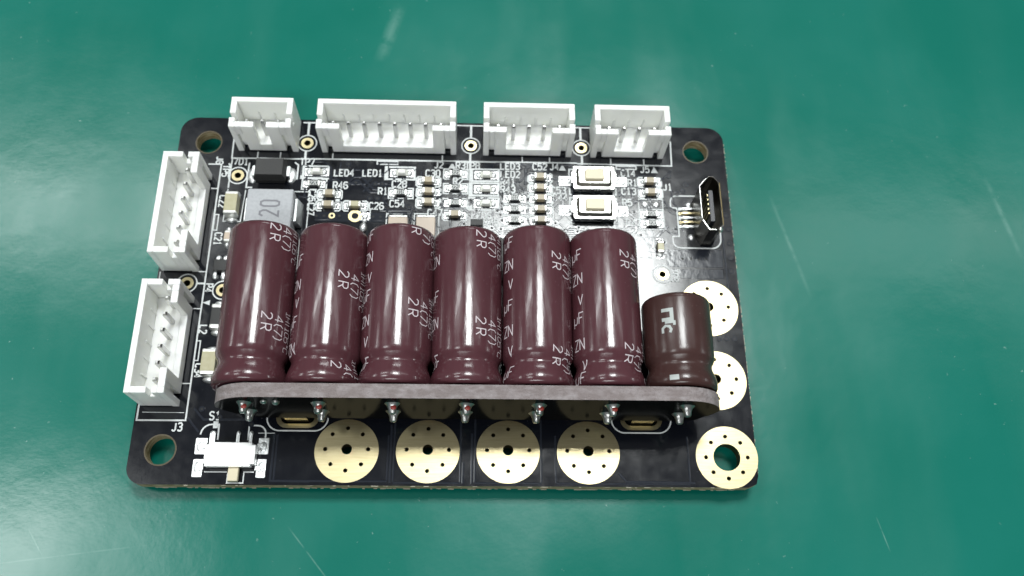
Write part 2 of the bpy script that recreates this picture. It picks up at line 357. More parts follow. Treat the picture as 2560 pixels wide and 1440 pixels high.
# ------------------------------------------------------------------ silkscreen (flat print) and copper under the mask
sk = MB(); kk = [0]
def sl(pts, wd=.2, closed=False):
    kk[0] += 1; sk.strip(pts, wd, .008+.0023*(kk[0] % 17), closed)
def sbox(x0, y0, x1, y1, wd=.16): sl([(x0,y0),(x1,y0),(x1,y1),(x0,y1)], wd, True)
def spoly(pts): kk[0] += 1; z = .008+.0023*(kk[0] % 17); sk.add([(x,y,z) for x,y in pts], [list(range(len(pts)))])
def stext(t, x, y, h=1.0, cw=False, wd=.19, adv=None):
    kk[0] += 1; z = .05+.0003*(kk[0] % 7); adv = adv or h*.72
    fn = (lambda u,v,zz: (x+v, y-u, zz)) if cw else (lambda u,v,zz: (x+u, y+v, zz))
    tm = MB(); letters(tm, t, h, wd, adv, fn, z, gw=h*.5); tm.build('reference_print', 'silk', sub)
for x, y in TPS: sl(circ(x,y,1.22,28), .17, True)
def bracket(cx, cy, w=3.2, h=1.5, arm=.72, cap=False, dash=True, wd=.19):
    for s in (-1, 1):
        X = cx+s*w/2; I = cx+s*(w/2-arm); c = .22 if cap else 0
        pts = [(I,cy+h/2),(X-s*c,cy+h/2),(X,cy+h/2-c),(X,cy-h/2+c),(X-s*c,cy-h/2),(I,cy-h/2)] if cap else [(I,cy+h/2),(X,cy+h/2),(X,cy-h/2),(I,cy-h/2)]
        sl(pts, wd)
    if dash: sl([(cx-.4,cy-h/2),(cx+.4,cy-h/2)], .13); sl([(cx-.4,cy+h/2),(cx+.4,cy+h/2)], .13)
# connector outlines
sl([(7.2,46.3),(7.25,43.08),(17.9,43.14)], .2); sl([(16.2,48.8),(19,48.82)], .2); sl([(36.9,48.85),(41,48.85)], .18); sl([(52.3,48.9),(55.3,48.9)], .18)
sl([(17.9,43.18),(43.4,43.22)], .24); sl([(43.4,43.26),(53.3,43.3)], .2); sl([(53.3,43.2),(66.15,43.12),(66.25,47.0)], .2)
for x in (10.6, 13.6, 20.52, 35.16, 45.9, 49.6, 57.9, 62.4): sl([(x,44.1),(x,43.2)], .18)
for x, y0, y1 in ((17.0,46.9,48.7),(38.95,47.0,48.75),(53.9,46.95,48.8),(16.9,44.3,43.2),(38.9,44.4,41.9),(54.0,44.4,43.0)): sl([(x,y0),(x,y1)], .3)
sbox(26.5,42.55,29.25,43.0,.16); sbox(58.6,42.5,61.3,42.95,.16)
sl([(4.3,42.08),(6.0,42.08),(5.98,7.5),(.3,7.48),(.3,9.4)], .2); sl([(5.1,38.45),(6.0,38.45)], .16); sl([(.28,24),(.3,26.5)], .16)
sl([(5.0,26.6),(6.0,26.6)], .16); sl([(5.0,12.0),(6.0,12.0)], .14); sl([(5.0,21.6),(6.0,21.6)], .14); sl([(5.0,24.98),(6.0,24.98)], .25)
sbox(6.08,32.4,6.55,34.65,.14); sbox(5.98,14.9,6.45,17.4,.14); sl([(.8,8.45),(5.7,8.43)], .07)
sl([(7.3,42.1),(7.3,38.6)], .2); sl([(7.3,38.4),(7.2,33.7),(9.4,33.7),(9.6,38.3)], .13)
sl([(9.65,42.4),(9.6,38.7),(10.4,38.7)], .2); sl([(10.2,38.2),(18.0,38.2),(17.9,30)], .15); sl([(15.6,42.6),(16.1,42.2),(16.1,40)], .2)
# lettering
for t, x, y in (('LED4',20.95,40.65),('LED1',24.7,40.7),('R46',20.95,38.78),('C28',28.66,39.12),('R1',26.9,38.0),('C54',28.5,36.2),('C26',25.82,35.8),('C30',33.05,40.85),
                ('J2',34.15,42.15),('R3',37.05,42.12),('TP8',38.3,42.1),('LED3',43.0,42.12),('LED2',43.02,40.88),('R41',43.05,39.75),('R43',43.05,38.62),('C52',47.35,42.15),('J4',49.65,42.2),
                ('R2',36.75,39.75),('C53',49.8,38.6),('C44',50.0,37.55),('LED6',39.25,34.62),('R45',40.8,33.6),('C47',33.5,34.95),('C14',59.25,41.4),('R1',60.1,39.95),('C13',59.2,38.65),
                ('R5',59.25,36.95),('J5',61.9,42.05),('J1',64.8,39.4),('J3',4.55,6.25),('S1',8.75,7.6),('J7',6.95,42.08),('D1',8.3,42.08),('TP7',16.35,42.22),('R47',59.6,34.0)):
    stext(t, x, y, .95 if t[0] != 'J' else .92)
for t, x, y in (('C25',17.85,38.5),('C27',17.85,36.5),('C22',6.38,37.4),('C21',6.45,32.0),('L2',6.15,19.4),('C34',6.25,14.45),('TP5',6.25,41.95),('TP9',65.0,27.85),('P4',6.15,24.9),('J6',5.3,43.2)):
    stext(t, x, y, .86, True)
for x, y in ((36.5,42.1),(51.3,42.12),(63.75,42.0)): spoly([(x-.48,y),(x+.48,y),(x,y+1.0)])
spoly([(6.0,22.4),(6.95,22.05),(6.95,22.75)])
# part outlines
def led_silk(x0, y0, x1, y1):
    sl([(x0+.3,y0+.14),(x1-.14,y0+.14),(x1-.14,y1-.14),(x0+.3,y1-.14)], .27); spoly([(x0,y0),(x0+.52,y0),(x0+.52,y1),(x0,y1)])
LEDS = [(16.5,40.12,20.27,42.2),(27.55,40.17,31.7,42.28),(38.81,40.12,42.88,42.2),(38.77,37.95,42.88,40.08),(38.74,35.83,42.88,37.9)]
for l in LEDS: led_silk(*l)
RES = [(18.42,39.34,'220'),(29.85,38.22,'018'),(37.02,41.25,'221'),(37.03,39.05,'221'),(37.02,36.84,'01B'),(44.87,37.66,'010'),(44.87,36.04,'01A'),(44.87,34.42,'01A'),(62.95,35.68,'220'),(62.97,34.26,'220')]
for x, y, t in RES: bracket(x, y)
CAPS = [(20.55,37.85,0),(20.5,36.2,0),(24.0,36.22,1),(33.42,40.0,0),(33.48,38.4,0),(33.5,36.85,0),(37.02,35.08,0),(48.25,40.9,0),(48.27,39.25,0),(48.3,37.66,0),(48.3,36.05,0),(48.3,34.45,0),(62.98,40.53,0),(63.05,38.88,0)]
for i, (x, y, k) in enumerate(CAPS): bracket(x, y, 3.2, 1.45, .75, True, False, .22)
for x, y in ((62.98,40.53),(63.05,38.88)): spoly([(x+.95,y-.66),(x+1.6,y-.66),(x+1.6,y+.66),(x+.95,y+.66)])
sbox(61.35,36.48,64.55,37.98,.14); sl([(62.95,36.5),(62.95,36.9)], .12)
sbox(24.7,34.2,26.0,35.65,.13)
sbox(28.15,30.5,31.45,35.2,.18); sbox(31.75,30.5,34.95,35.25,.18)
for y in (40.4, 36.1):
    for s in (-1, 1): sl([(55.3+s*3.1,y+.9),(55.3+s*3.1,y+1.9),(55.3+s*2.6,y+1.9)], .2); sl([(55.3+s*3.1,y-.9),(55.3+s*3.1,y-1.9),(55.3+s*2.6,y-1.9)], .2)
# switch, usb and slot outlines
sl([(7.9,5.85)]+arc(9.1,5.9,1.15,175,90,5)+[(9.95,7.05),(9.98,5.2)], .18); sl([(13.5,5.2),(13.48,6.95)]+arc(14.5,5.95,1.0,90,0,5)+[(15.5,5.5)], .18)
sl([(8.9,1.48),(11.5,1.48)], .14); sl([(11.62,1.4),(11.62,.22),(13.45,.22),(13.45,1.48),(14.6,1.48)], .15); spoly([(9.26,6.6),(9.84,6.6),(9.84,7.42),(9.26,7.42)])
sl([(14.6,6.05),(16.54,6.06)], .08)
sl([(69.0,38.57)]+arc(66.5,37.7,.88,90,180,5)+[(65.6,36.78),(66.4,36.76),(66.46,32.6),(65.6,32.58)]+arc(66.5,31.85,.92,180,270,5)+arc(70.6,32.2,1.3,270,355,6)+[(71.95,33.3)], .19)
for cx, cy in SLOTS:
    sl([(cx-3.55,cy+.4)]+arc(cx-2.0,cy-.05,1.6,190,262,6)+arc(cx+2.0,cy-.05,1.6,278,350,6)+[(cx+3.55,cy+.4)], .17)
sko = sk.build('outline_print', 'silk', sub); sko['kind'] = 'stuff'
for x, y, r in MOUNT: MB().ring(0,0,r+.003,r+.17,.003,.02).build('hole_rim', 'rim', board, at(x,y))

tr = MB(); tk = [0]
def trace(pts, wd=.17):
    tk[0] += 1; tr.strip(pts, wd, .001+.0004*(tk[0] % 9), h=.035, taper=.06)
for p in ([(22.84,39.6),(23.52,40.55),(24.59,40.58),(26.17,38.82),(26.75,38.74)],[(22.94,39.32),(23.8,40.05),(24.2,40.05),(25.8,38.16)],[(27.25,35.65),(31.4,35.73)],[(18.93,34.22),(22.39,34.29)],[(25.95,34.26),(27.48,34.29)],
          [(6.77,8.99),(8.05,7.63),(13.06,7.68),(13.67,7.17)],[(6.09,7.9),(7.7,6.11)],[(64.7,37.8),(65.6,36.75),(66.4,36.3)],[(64.9,37.2),(65.4,36.2),(66.3,35.7)],[(64.7,33.6),(65.4,33.0),(66.3,32.9)],
          [(72.16,33.2),(72.22,30.3),(72.27,24.5)],[(30.2,7.2),(30.25,.3)],[(38.73,2.8),(38.7,.3)],[(39.73,6.2),(39.76,.3)],[(16.54,6.0),(16.5,.5),(21,.45)],[(57.0,1.6),(57.9,.6),(66,.5)]): trace(p, .16)
for x0, y0, x1, y1 in ((30.6,.35,38.4,7.9),(40.1,.35,47.9,7.9),(16.9,.5,29.9,5.9),(49.6,.35,65.4,6.0)): trace([(x0,y0),(x1,y0)], .12); trace([(x0,y0+.1),(x0,y1)], .12); trace([(x1,y0+.1),(x1,y1)], .12)
rr = random.Random(21)
for k in range(70):                       # fine routing between the parts
    x = rr.uniform(33,66); y = rr.uniform(29.6,43); pts = [(x,y)]; d = rr.choice((0,90,180,270,45,135))
    for q in range(rr.randint(2,4)):
        ln = rr.uniform(.8,3.2); x = min(67,max(31,x+ln*math.cos(math.radians(d)))); y = min(43,max(28.6,y+ln*math.sin(math.radians(d))))
        pts.append((x,y)); d += rr.choice((-45,45))
    if all(math.hypot(a[0]-b[0],a[1]-b[1]) > .15 for a, b in zip(pts,pts[1:])): trace(pts, rr.choice((.14,.16,.3)))
for k in range(26):
    x = rr.uniform(16.8,32); y = rr.uniform(33.9,42.6); pts = [(x,y)]; d = rr.choice((0,90,45,135,180))
    for q in range(3):
        ln = rr.uniform(.7,2.4); x = min(33,max(16.6,x+ln*math.cos(math.radians(d)))); y = min(42.8,max(33.8,y+ln*math.sin(math.radians(d)))); pts.append((x,y)); d += rr.choice((-45,45))
    if all(math.hypot(a[0]-b[0],a[1]-b[1]) > .15 for a, b in zip(pts,pts[1:])): trace(pts, .15)
for k in range(7): trace([(50.5,33.3-.27*k),(59.5-.3*k,33.3-.27*k),(60.6-.3*k,32.3-.27*k),(60.6-.3*k,29.0)], .13)
for k in range(5): trace([(59.2,34.9-.3*k),(61.2,34.9-.3*k)], .13)
for k in range(4): trace([(43.4,33.2-.28*k),(48.0,33.2-.28*k)], .13)
trace([(57.6,30.3),(58.6,30.3),(60.3,28.9)], .45); trace([(58.0,26.0),(59.2,25.0)], .5)
for x0, y0, x1, y1 in ((64.55,28.2,71.9,30.7),(65.0,26.6,71.8,27.9),(56.9,33.0,60.2,33.7),(57.2,29.4,62.6,32.9),(19,33.9,28,35.3),(62,30.2,63.2,33.4)):
    tk[0] += 1; tr.prism([(x0,y0),(x1,y0),(x1,y1),(x0,y1)], -.01, .022+.0006*(tk[0] % 5), 0, [(x0+.03,y0+.03),(x1-.03,y0+.03),(x1-.03,y1-.03),(x0+.03,y1-.03)])
to = tr.build('copper_trace', 'trace', sub); to['kind'] = 'stuff'
vi = MB()
VIAS = [(19.09,34.72),(20.06,34.74),(22.04,34.78),(26.41,34.72),(27.38,34.74),(23.86,39.71),(26.42,39.58),(27.36,39.6),(25.81,37.38),(26.79,37.4),(27.81,37.42),(22.73,42.49),(31.64,35.69),(31.01,36.23),
        (37.61,38.03),(45.88,39.14),(43.14,38.24),(43.15,36.93),(43.19,36.1),(46.62,37.65),(46.61,36.03),(46.63,34.51),(38.26,33.86),(41.89,33.33),(43.07,33.22),(43.23,34.45),(42.99,35.31),(50.2,34.21),
        (60.69,36.02),(66.63,29.35),(67.75,29.37),(68.79,29.32),(69.71,29.37),(72.93,35.71),(73.07,33.72),(73.01,31.68),(72.95,29.6),(72.89,27.68),(70.46,18.46),(71.39,18.47),(72.39,18.48),(57.7,30.3),(60.4,28.8),(58.1,26.1),(60.0,24.6),
        (66.0,33.6),(66.6,38.9),(67.4,39.3),(67.9,40.3),(7.7,8.9),(13.7,7.1),(40.6,26),(9.9,7.9)]
VIAS += [(rr.uniform(35,66), rr.uniform(29.5,42.6)) for _ in range(34)]
for x, y in VIAS:
    vi.ring(x,y,.17,.36,.002,.056,14,0); vi.cyl(x,y,.17,.003,.046,10,1)
vi.ring(21.07,34.76,.2,.42,.003,.054,16,2)
vo = vi.build('via', ['trace','dark','gold'], sub); vo['kind'] = 'stuff'

bu = MB(); rb = random.Random(5)                     # glass fibre burrs left along the cut edges
for k in range(150):
    y = rb.uniform(1.5, 46.5); l = rb.uniform(.08,.35); q = rb.uniform(.03,.11); z = rb.uniform(-.12,-.02)
    bu.box(W-.02, y, z-.05, W+q, y+l, z)
for k in range(170):
    x = rb.uniform(2.5, W-1.5); l = rb.uniform(.15,.7); q = rb.uniform(.03,.12); z = rb.uniform(-1.62,-1.5) if k % 4 else rb.uniform(-.15,-.03)
    bu.box(x, -q, z-.05, x+l, .02, z)
buo = bu.build('edge_burr', 'burr', sub); buo['kind'] = 'stuff'

# ------------------------------------------------------------------ wire-to-board connectors
PIN = MB().prism([(-.25,-.25),(.25,-.25),(.25,.25),(-.25,.25)], -3.0, 4.75, 0).prism([(-.25,-.25),(.25,-.25),(.25,.25),(-.25,.25)], 4.75, 5.0, 0, [(-.12,-.12),(.12,-.12),(.12,.12),(-.12,.12)])
pin0 = None
def connector(n, loc, rotz):
    global pin0
    L = 2*(n-1)+3.9; b = MB(); p = 3.15 if n == 3 else 3.0
    b.box(0,-.7,.25,L,0,6)                                             # back wall
    for s in (0, 1):                                                   # end walls with a slit, then the front pillars
        X = (lambda q: q) if s == 0 else (lambda q: L-q)
        def bx(x0,y0,z0,x1,y1,z1): a, c = sorted((X(x0),X(x1))); b.box(a,y0,z0,c,y1,z1)
        bx(0,-2.45,.25,.75,-.7,6); bx(0,-3.1,.25,.75,-2.45,4.3); bx(0,-3.7,.25,.75,-3.1,6)
        bx(0,-4.5,0,.75,-3.7,6); bx(1.5,-4.5,.25,p,-3.7,6); bx(.75,-4.5,4.1,1.5,-3.7,6); bx(.75,-3.95,1.1,1.5,-3.7,4.1)
    b.box(.75,-3.7,.25,L-.75,-.7,1.72)                                  # floor
    b.box(p,-4.5,.25,L-p,-3.7,1.75)                                    # low front lip
    for i in range(n-1): b.box(2.95+2*i-.12,-.82,1.5,2.95+2*i+.12,-.7,3.6)
    o = b.build('connector', 'white', board, loc, (0,0,rotz), bevel=.14, seg=2)
    for i in range(n):
        if pin0 is None: q = pin0 = PIN.build('pin', 'pinsteel', o, (1.95+2*i,-2.85,0))
        else: q = pin0.copy(); C.objects.link(q); q.parent = o; q.location = ((1.95+2*i)*S, -2.85*S, 0)
    return o
YB = 48.70
for n, x in ((3,8.06),(8,19.12),(5,40.62),(4,55.13)): connector(n, at(x,YB), 0)
connector(6, at(.54,40.43-13.9), math.pi/2); connector(6, at(.54,23.07-13.9), math.pi/2)

# ------------------------------------------------------------------ small chips
def termination(L, Wd, Hh, t, s): return MB().box(s*L/2-(t if s > 0 else 0)*1, -Wd/2-.012, .03, s*L/2+(0 if s > 0 else t), Wd/2+.012, Hh+.015)
res0 = {}
def resistor(x, y, code):
    if code in res0: return dup(res0[code], at(x,y))
    o = MB().box(-.55,-.4,.05,.55,.4,.47).build('chip_resistor', 'resistor', board, at(x,y), bevel=.03, seg=1)
    for s in (-1, 1):
        MB().box(min(s*.53,s*.82),-.41,.04,max(s*.53,s*.82),.41,.48).build('termination', 'term', o, bevel=.06, seg=2)
        MB().prism(rrect(s*1.07-.38,-.47,s*1.07+.38,.47,.08,2), .004, .06).blob(s*1.02,0,.05,.3,.4,.24,n=14,jit=.08).build('solder_fillet', 'solder', o)
    tx = MB(); letters(tx, code, .52, .085, .36, lambda u,v,z: (u-.5,v-.26,z), .474, gw=.27); tx.build('value_print', 'mark', o)
    res0[code] = o; return o
for x, y, t in RES: resistor(x, y, t)
cap0 = {}
def chipcap(x, y, k):
    if k in cap0: return dup(cap0[k], at(x,y))
    o = MB().box(-.5,-.4,.04,.5,.4,.8).build('chip_capacitor', 'ceramicol' if k else 'ceramic', board, at(x,y), bevel=.05, seg=2)
    for s in (-1, 1):
        MB().box(min(s*.45,s*.8),-.412,.03,max(s*.45,s*.8),.412,.815).build('termination', 'term', o, bevel=.1, seg=2)
        MB().prism(rrect(s*1.07-.36,-.45,s*1.07+.36,.45,.08,2), .004, .06).blob(s*1.0,0,.05,.28,.38,.32,n=14,jit=.1).build('solder_fillet', 'solder', o)
    cap0[k] = o; return o
for x, y, k in CAPS: chipcap(x, y, k)
chipcap(63.78,30.75,1).rotation_euler = (0,0,math.pi/2)
led0 = None
for i, (x0, y0, x1, y1) in enumerate(LEDS):
    cx, cy = (x0+.5+x1)/2, (y0+y1)/2
    if led0 is None:
        led0 = MB().box(-.8,-.4,.03,.8,.4,.28).build('led', 'ledbase', board, at(cx,cy), bevel=.03, seg=1)
        MB().prism([(-.55,-.38),(.55,-.38),(.55,.38),(-.55,.38)], .285, .72, 0, [(-.48,-.3),(.48,-.3),(.48,.3),(-.48,.3)]).build('lens', 'lens', led0, bevel=.06)
        for s in (-1, 1): MB().prism(rrect(s*1.06-.5,-.56,s*1.06+.5,.56,.08,2), .004, .06).blob(s*.98,-.04,.05,.42,.46,.34,n=14,jit=.1).build('solder_fillet', 'solder', led0)
    else: dup(led0, at(cx,cy))
# larger ceramic chips, lengthways up the board
def bigchip(name, x, y, Wd, L, Hh, body, t=.5, fil=True):
    o = MB().box(-Wd/2,-L/2+.3,.05,Wd/2,L/2-.3,Hh).build(name, body, board, at(x,y), bevel=.08)
    for s in (-1, 1):
        MB().box(-Wd/2-.015,min(s*(L/2-t),s*L/2),.03,Wd/2+.015,max(s*(L/2-t),s*L/2),Hh+.02).build('termination', 'term', o, bevel=.14)
        if fil: MB().blob(0,s*(L/2+.28),.02,Wd/2,.42,.55,n=16,jit=.06).build('solder_fillet', 'solder', o)
    return o
bigchip('ceramic_capacitor', 8.3, 35.7, 1.6, 3.2, 1.6, 'ceramicol')
bigchip('ceramic_capacitor', 8.15, 14.35, 1.7, 3.2, 1.6, 'ceramicol')
bigchip('ceramic_capacitor', 29.8, 32.6, 2.45, 3.2, 1.7, 'ceramicpale', .35)
bigchip('ceramic_capacitor', 33.35, 32.65, 2.45, 3.2, 1.7, 'ceramicpale', .35)
bigchip('ferrite_bead', 8.35, 20.3, 1.6, 3.2, 1.1, 'black', .6)
bigchip('chip_capacitor', 8.2, 31.3, .8, 1.6, .8, 'ceramicpale', .4)
# diode
d = MB().prism([(-1.75,-1.3),(1.75,-1.3),(1.75,1.3),(-1.75,1.3)], .1, 1.2, 0, [(-2.1,-1.42),(2.1,-1.42),(2.1,1.42),(-2.1,1.42)]).prism([(-2.1,-1.42),(2.1,-1.42),(2.1,1.42),(-2.1,1.42)], 1.2, 2.25, 0, [(-1.75,-1.2),(1.75,-1.2),(1.75,1.2),(-1.75,1.2)])
d = d.build('diode', 'black', board, at(12.85,40.65), bevel=.06)
for s in (-1, 1):
    MB().box(min(s*1.9,s*2.45),-.75,.9,max(s*1.9,s*2.45),.75,1.1).box(min(s*2.3,s*2.5),-.75,.05,max(s*2.3,s*2.5),.75,.9).build('lead', 'tin', d, bevel=.05)
    MB().blob(s*2.5,-.1,.01,.72,1.15,.4,jit=.06,n=16).build('solder_fillet', 'solder', d)
tx = MB(); letters(tx, 'SS', .7, .1, .6, lambda u,v,z: (u-.5,v-.35,z), 2.262)
# power inductor
ind = MB().box(-2.9,-3.0,.1,2.9,3.0,2.95).build('power_inductor', 'ferrite', board, at(13.6,34.0), bevel=.18)
tx = MB(); letters(tx, '20', 2.3, .26, 1.38, lambda u,v,z: (1.25-v,u-.9,z), 2.965, gw=.8); tx.build('value_print', 'inkgrey', ind)
for s in (-1, 1):
    MB().prism([(min(s*2.95,s*3.75),-1.7),(max(s*2.95,s*3.75),-1.7),(max(s*2.95,s*3.75),1.7),(min(s*2.95,s*3.75),1.7)], .02, 1.9, 0,
               [(min(s*2.95,s*3.3),-1.65),(max(s*2.95,s*3.3),-1.65),(max(s*2.95,s*3.3),1.65),(min(s*2.95,s*3.3),1.65)]).build('terminal', 'tin', ind, (0,.55,0), bevel=.08)
MB().blob(17.35-13.6,-4.0,.02,.6,.9,.5).build('solder_fillet', 'solder', ind)
# small black chips
ic = MB().box(-.8,-.75,.1,.8,.75,.9).build('transistor', 'black', board, at(7.8,27.2), bevel=.06)
for x, y in ((-.45,1.25),(.45,1.25),(-.6,-1.3),(.4,-1.35)): MB().box(x-.18,min(y,y*.55),.05,x+.18,max(y,y*.55),.4).blob(x,y,.02,.38,.42,.3,jit=.1).build('lead', 'tin', ic)
ic2 = MB().box(-.8,-.45,.08,.8,.45,.7).build('transistor', 'black', board, at(39.9,33.85), bevel=.05)
for x in (-.5,.5): MB().box(x-.17,-.95,.04,x+.17,-.4,.25).build('lead', 'tin', ic2)
ic3 = MB().box(-3.0,-3.0,.05,3.0,3.0,.85).build('integrated_circuit', 'black', board, at(45.5,28.6), bevel=.06)
for k in range(8):
    for s in (-1, 1): MB().box(-2.2+.62*k-.13,min(s*2.9,s*3.35),.03,-2.2+.62*k+.13,max(s*2.9,s*3.35),.2).build('lead', 'tin', ic3)
# loose solder: unpopulated resistor pads and the pads by the gold test pad
sp = MB().blob(-.73,0,.015,.5,.5,.22,jit=.12).blob(.73,0,.015,.5,.5,.22,jit=.12).build('solder_pad', 'solder', board, at(62.95,37.25))
MB().box(-.5,-.5,.004,.5,.5,.05).blob(0,-.05,.04,.45,.4,.25,jit=.15).build('solder_pad', 'solder', board, at(25.4,34.75))
MB().blob(0,0,.015,.5,.7,.45,jit=.15).blob(.1,1.0,.015,.35,.4,.3,jit=.1).build('solder_pad', 'solder', board, at(25.25,33.1))
for x, y in ((63.8,31.7),(63.7,29.85)): MB().blob(0,0,.015,.5,.45,.3,jit=.12).build('solder_pad', 'solder', board, at(x,y))

# ------------------------------------------------------------------ push buttons
def button(x, y):
    o = MB().box(-2.65,-1.7,.15,2.65,1.7,.75).build('push_button', 'blackplastic', board, at(x,y), bevel=.06)
    cv = MB().prism(rrect(-2.75,-1.72,2.75,1.72,.25,3), .95, 1.15, 0)
    for s in (-1, 1): cv.box(min(s*2.6,s*3.0),-.8,.95,max(s*2.6,s*3.0),.8,1.14); cv.box(min(s*2.66,s*2.75),-1.3,.35,max(s*2.66,s*2.75),1.3,.95)
    cv.box(-2.5,-1.72,.3,2.5,-1.62,.95)
    cv.build('cover', 'steel', o, bevel=.05)
    MB().prism(rrect(-2.4,-1.44,2.4,1.44,.45,4), 1.12, 1.62, 0, rrect(-2.05,-1.1,2.05,1.1,.3,4)).build('plate_wall', 'wallsteel', o)
    MB().prism(rrect(-2.03,-1.08,2.03,1.08,.3,4), 1.4, 1.66, 0).build('raised_plate', 'steel', o, bevel=.03)
    MB().prism(rrect(-1.3,-.8,1.3,.8,.2,3), 1.66, 2.2, 0, rrect(-1.25,-.75,1.25,.75,.18,3)).build('plunger', 'cream', o, bevel=.06)
    for s in (-1, 1):
        MB().prism([(min(s*2.9,s*4.55),-.68),(max(s*2.9,s*4.55),-.68),(max(s*2.9,s*4.55),.68),(min(s*2.9,s*4.55),.68)], .004, .07).blob(s*3.75,-.05,.065,.7,.55,.13,jit=.1,n=16).blob(s*3.1,0,.06,.3,.36,.3).build('solder_fillet', 'solder', o)
    return o
b0 = button(55.35,40.5); dup(b0, at(55.3,36.1))

# ------------------------------------------------------------------ slide switch
sw = MB().prism([(-2.75,-1.38),(2.45,-1.38),(2.45,-1.1),(2.9,-1.1),(2.9,1.15),(2.45,1.15),(2.45,1.42),(-2.3,1.42),(-2.3,1.15),(-2.9,1.15),(-2.9,-1.1),(-2.75,-1.1)], .3, 1.4).build('slide_switch', 'whitelid', board, at(11.95,3.25), bevel=.07)
MB().box(-2.7,-1.3,.05,2.7,1.3,.3).build('base', 'blackplastic', sw)
MB().box(-.12,-2.95,.35,1.08,-1.35,.95).build('lever', 'cream', sw, bevel=.1)
for x, h in ((-2.55,.33),(.42,.2),(1.9,.2)):
    MB().box(x-h,1.3,.06,x+h,2.75,.2).blob(x,2.75,.02,h+.06,.32,.22).build('pin', 'tin', sw, bevel=.03)
for x, y, hw, hh in ((-3.75,1.2,.72,1.0),(-3.85,-1.35,.62,1.08),(3.45,1.25,.65,1.0),(3.42,-1.35,.58,1.12)):
    sgn = -1 if x < 0 else 1
    MB().prism(rrect(x-hw,y-hh,x+hw,y+hh,.12,2), .004, .12, 0, rrect(x-hw+.05,y-hh+.05,x+hw-.05,y+hh-.05,.1,2)).blob(x,y*.95,.115,hw*.7,hh*.6,.10,jit=.06).box(min(x,x-sgn*.7),y-.25,.1,max(x,x-sgn*.7),y+.25,.32).build('solder_tab', 'solder' if x < 0 else 'tin', sw, bevel=.04)

# ------------------------------------------------------------------ upright micro USB socket
ZU = 4.7
def usb_outline(d, ins=0):
    return [(-1.3+d,-2.3),(-.55,-3.85+d),(.55,-3.85+d),(1.3-d,-3.2),(1.3-d,2.9),(.6,3.8-d),(0,3.85-d),(-1.3+d,2.4)]
uo = usb_outline(0); ui = usb_outline(.09); n = len(uo)
ub = MB(); ub.add([(x,y,.05) for x,y in uo]+[(x,y,ZU) for x,y in uo]+[(x,y,ZU) for x,y in ui]+[(x,y,.6) for x,y in ui],
   [f for i in range(n) for j in (i,) for f in ((i,(i+1)%n,n+(i+1)%n,n+i),(n+i,n+(i+1)%n,2*n+(i+1)%n,2*n+i),(2*n+i,2*n+(i+1)%n,3*n+(i+1)%n,3*n+i))]+[list(range(3*n,4*n)), list(range(n))])
usb = bpy.data.objects.new('usb_socket', None)
usb = ub.build('usb_socket', 'darksteel', board, at(69.72,35.15), bevel=.05)
MB().box(-.05,-2.3,.62,.55,2.2,ZU-.7).build('tongue', 'blackplastic', usb, bevel=.05)
for k in range(5):
    y = .3-1.3+.65*k
    MB().box(-.17,y-.14,.7,-.05,y+.14,ZU-.95).build('contact', 'gold', usb)
    MB().prism(rrect(-3.15,y-.2-.2,-1.9,y-.2+.2,.15,3), .004, .12).box(-2.6,y-.33,.1,-1.2,y-.07,.32).blob(-2.7,y-.2,.06,.45,.22,.22).build('pin', 'gold' if k % 2 else 'tin', usb)
for y in (2.0,-2.75): MB().blob(-1.74,y,.01,.5,.5,.42,n=14).build('solder_peg', 'solder', usb)
for y, x in ((-3.55,.95),): MB().blob(x,y,ZU-.5,.35,.4,.45,n=10,jit=.1).build('shell_lug', 'steel', usb)
MB().strip([(-1.32,-2.2),(-1.32,2.4),(-.4,3.5)], .07, ZU+.001, h=.05).build('shell_rim', 'pinsteel', usb)
MB().strip([(1.3,-3.1),(1.3,2.9)], .1, ZU+.001, h=.05).build('shell_rim', 'goldhole', usb)
MB().strip([(-1.25,-2.45),(-.5,-3.8),(.3,-3.8)], .11, ZU+.001, h=.06).build('shell_rim', 'steel', usb)

# ------------------------------------------------------------------ upright capacitor board
X0, X1, YF, YR, ZT = 10.95, 67.95, 7.6, 9.2, 10.35
ol = [(64.6,1.3),(66.1,1.9),(67.2,4.0)]+arc(X1-4.75, 5.6, 4.75, 4, 90, 12)+arc(X0+4.75, 5.6, 4.75, 90, 178, 12)+[(11.5,4.6),(12.6,3.1),(13.8,2.0),(15.2,1.3)]
cb = plate('capacitor_board', [(x-39.4,z) for x,z in ol], [], -.8, .8, ['mask2','fr4grey'], board, at(39.4,(YF+YR)/2,0), lambda n,c: 0 if abs(n.y) > .7 else 1, xz=True)
for x, y in SLOTS: MB().box(-1.6,-.72,-1.5,1.6,.72,1.4).build('tab', ['mask2'], cb, (x-39.4,-.05,0)); 
for x, y in SLOTS: MB().box(-1.3,-.05,-.9,1.3,.02,1.5).build('tab_plating', 'gold', cb, (x-39.4,-.825,0))
CX = [14.55,22.72,30.86,39.0,47.15,55.36]; SX = 63.7; ZA = 6.2
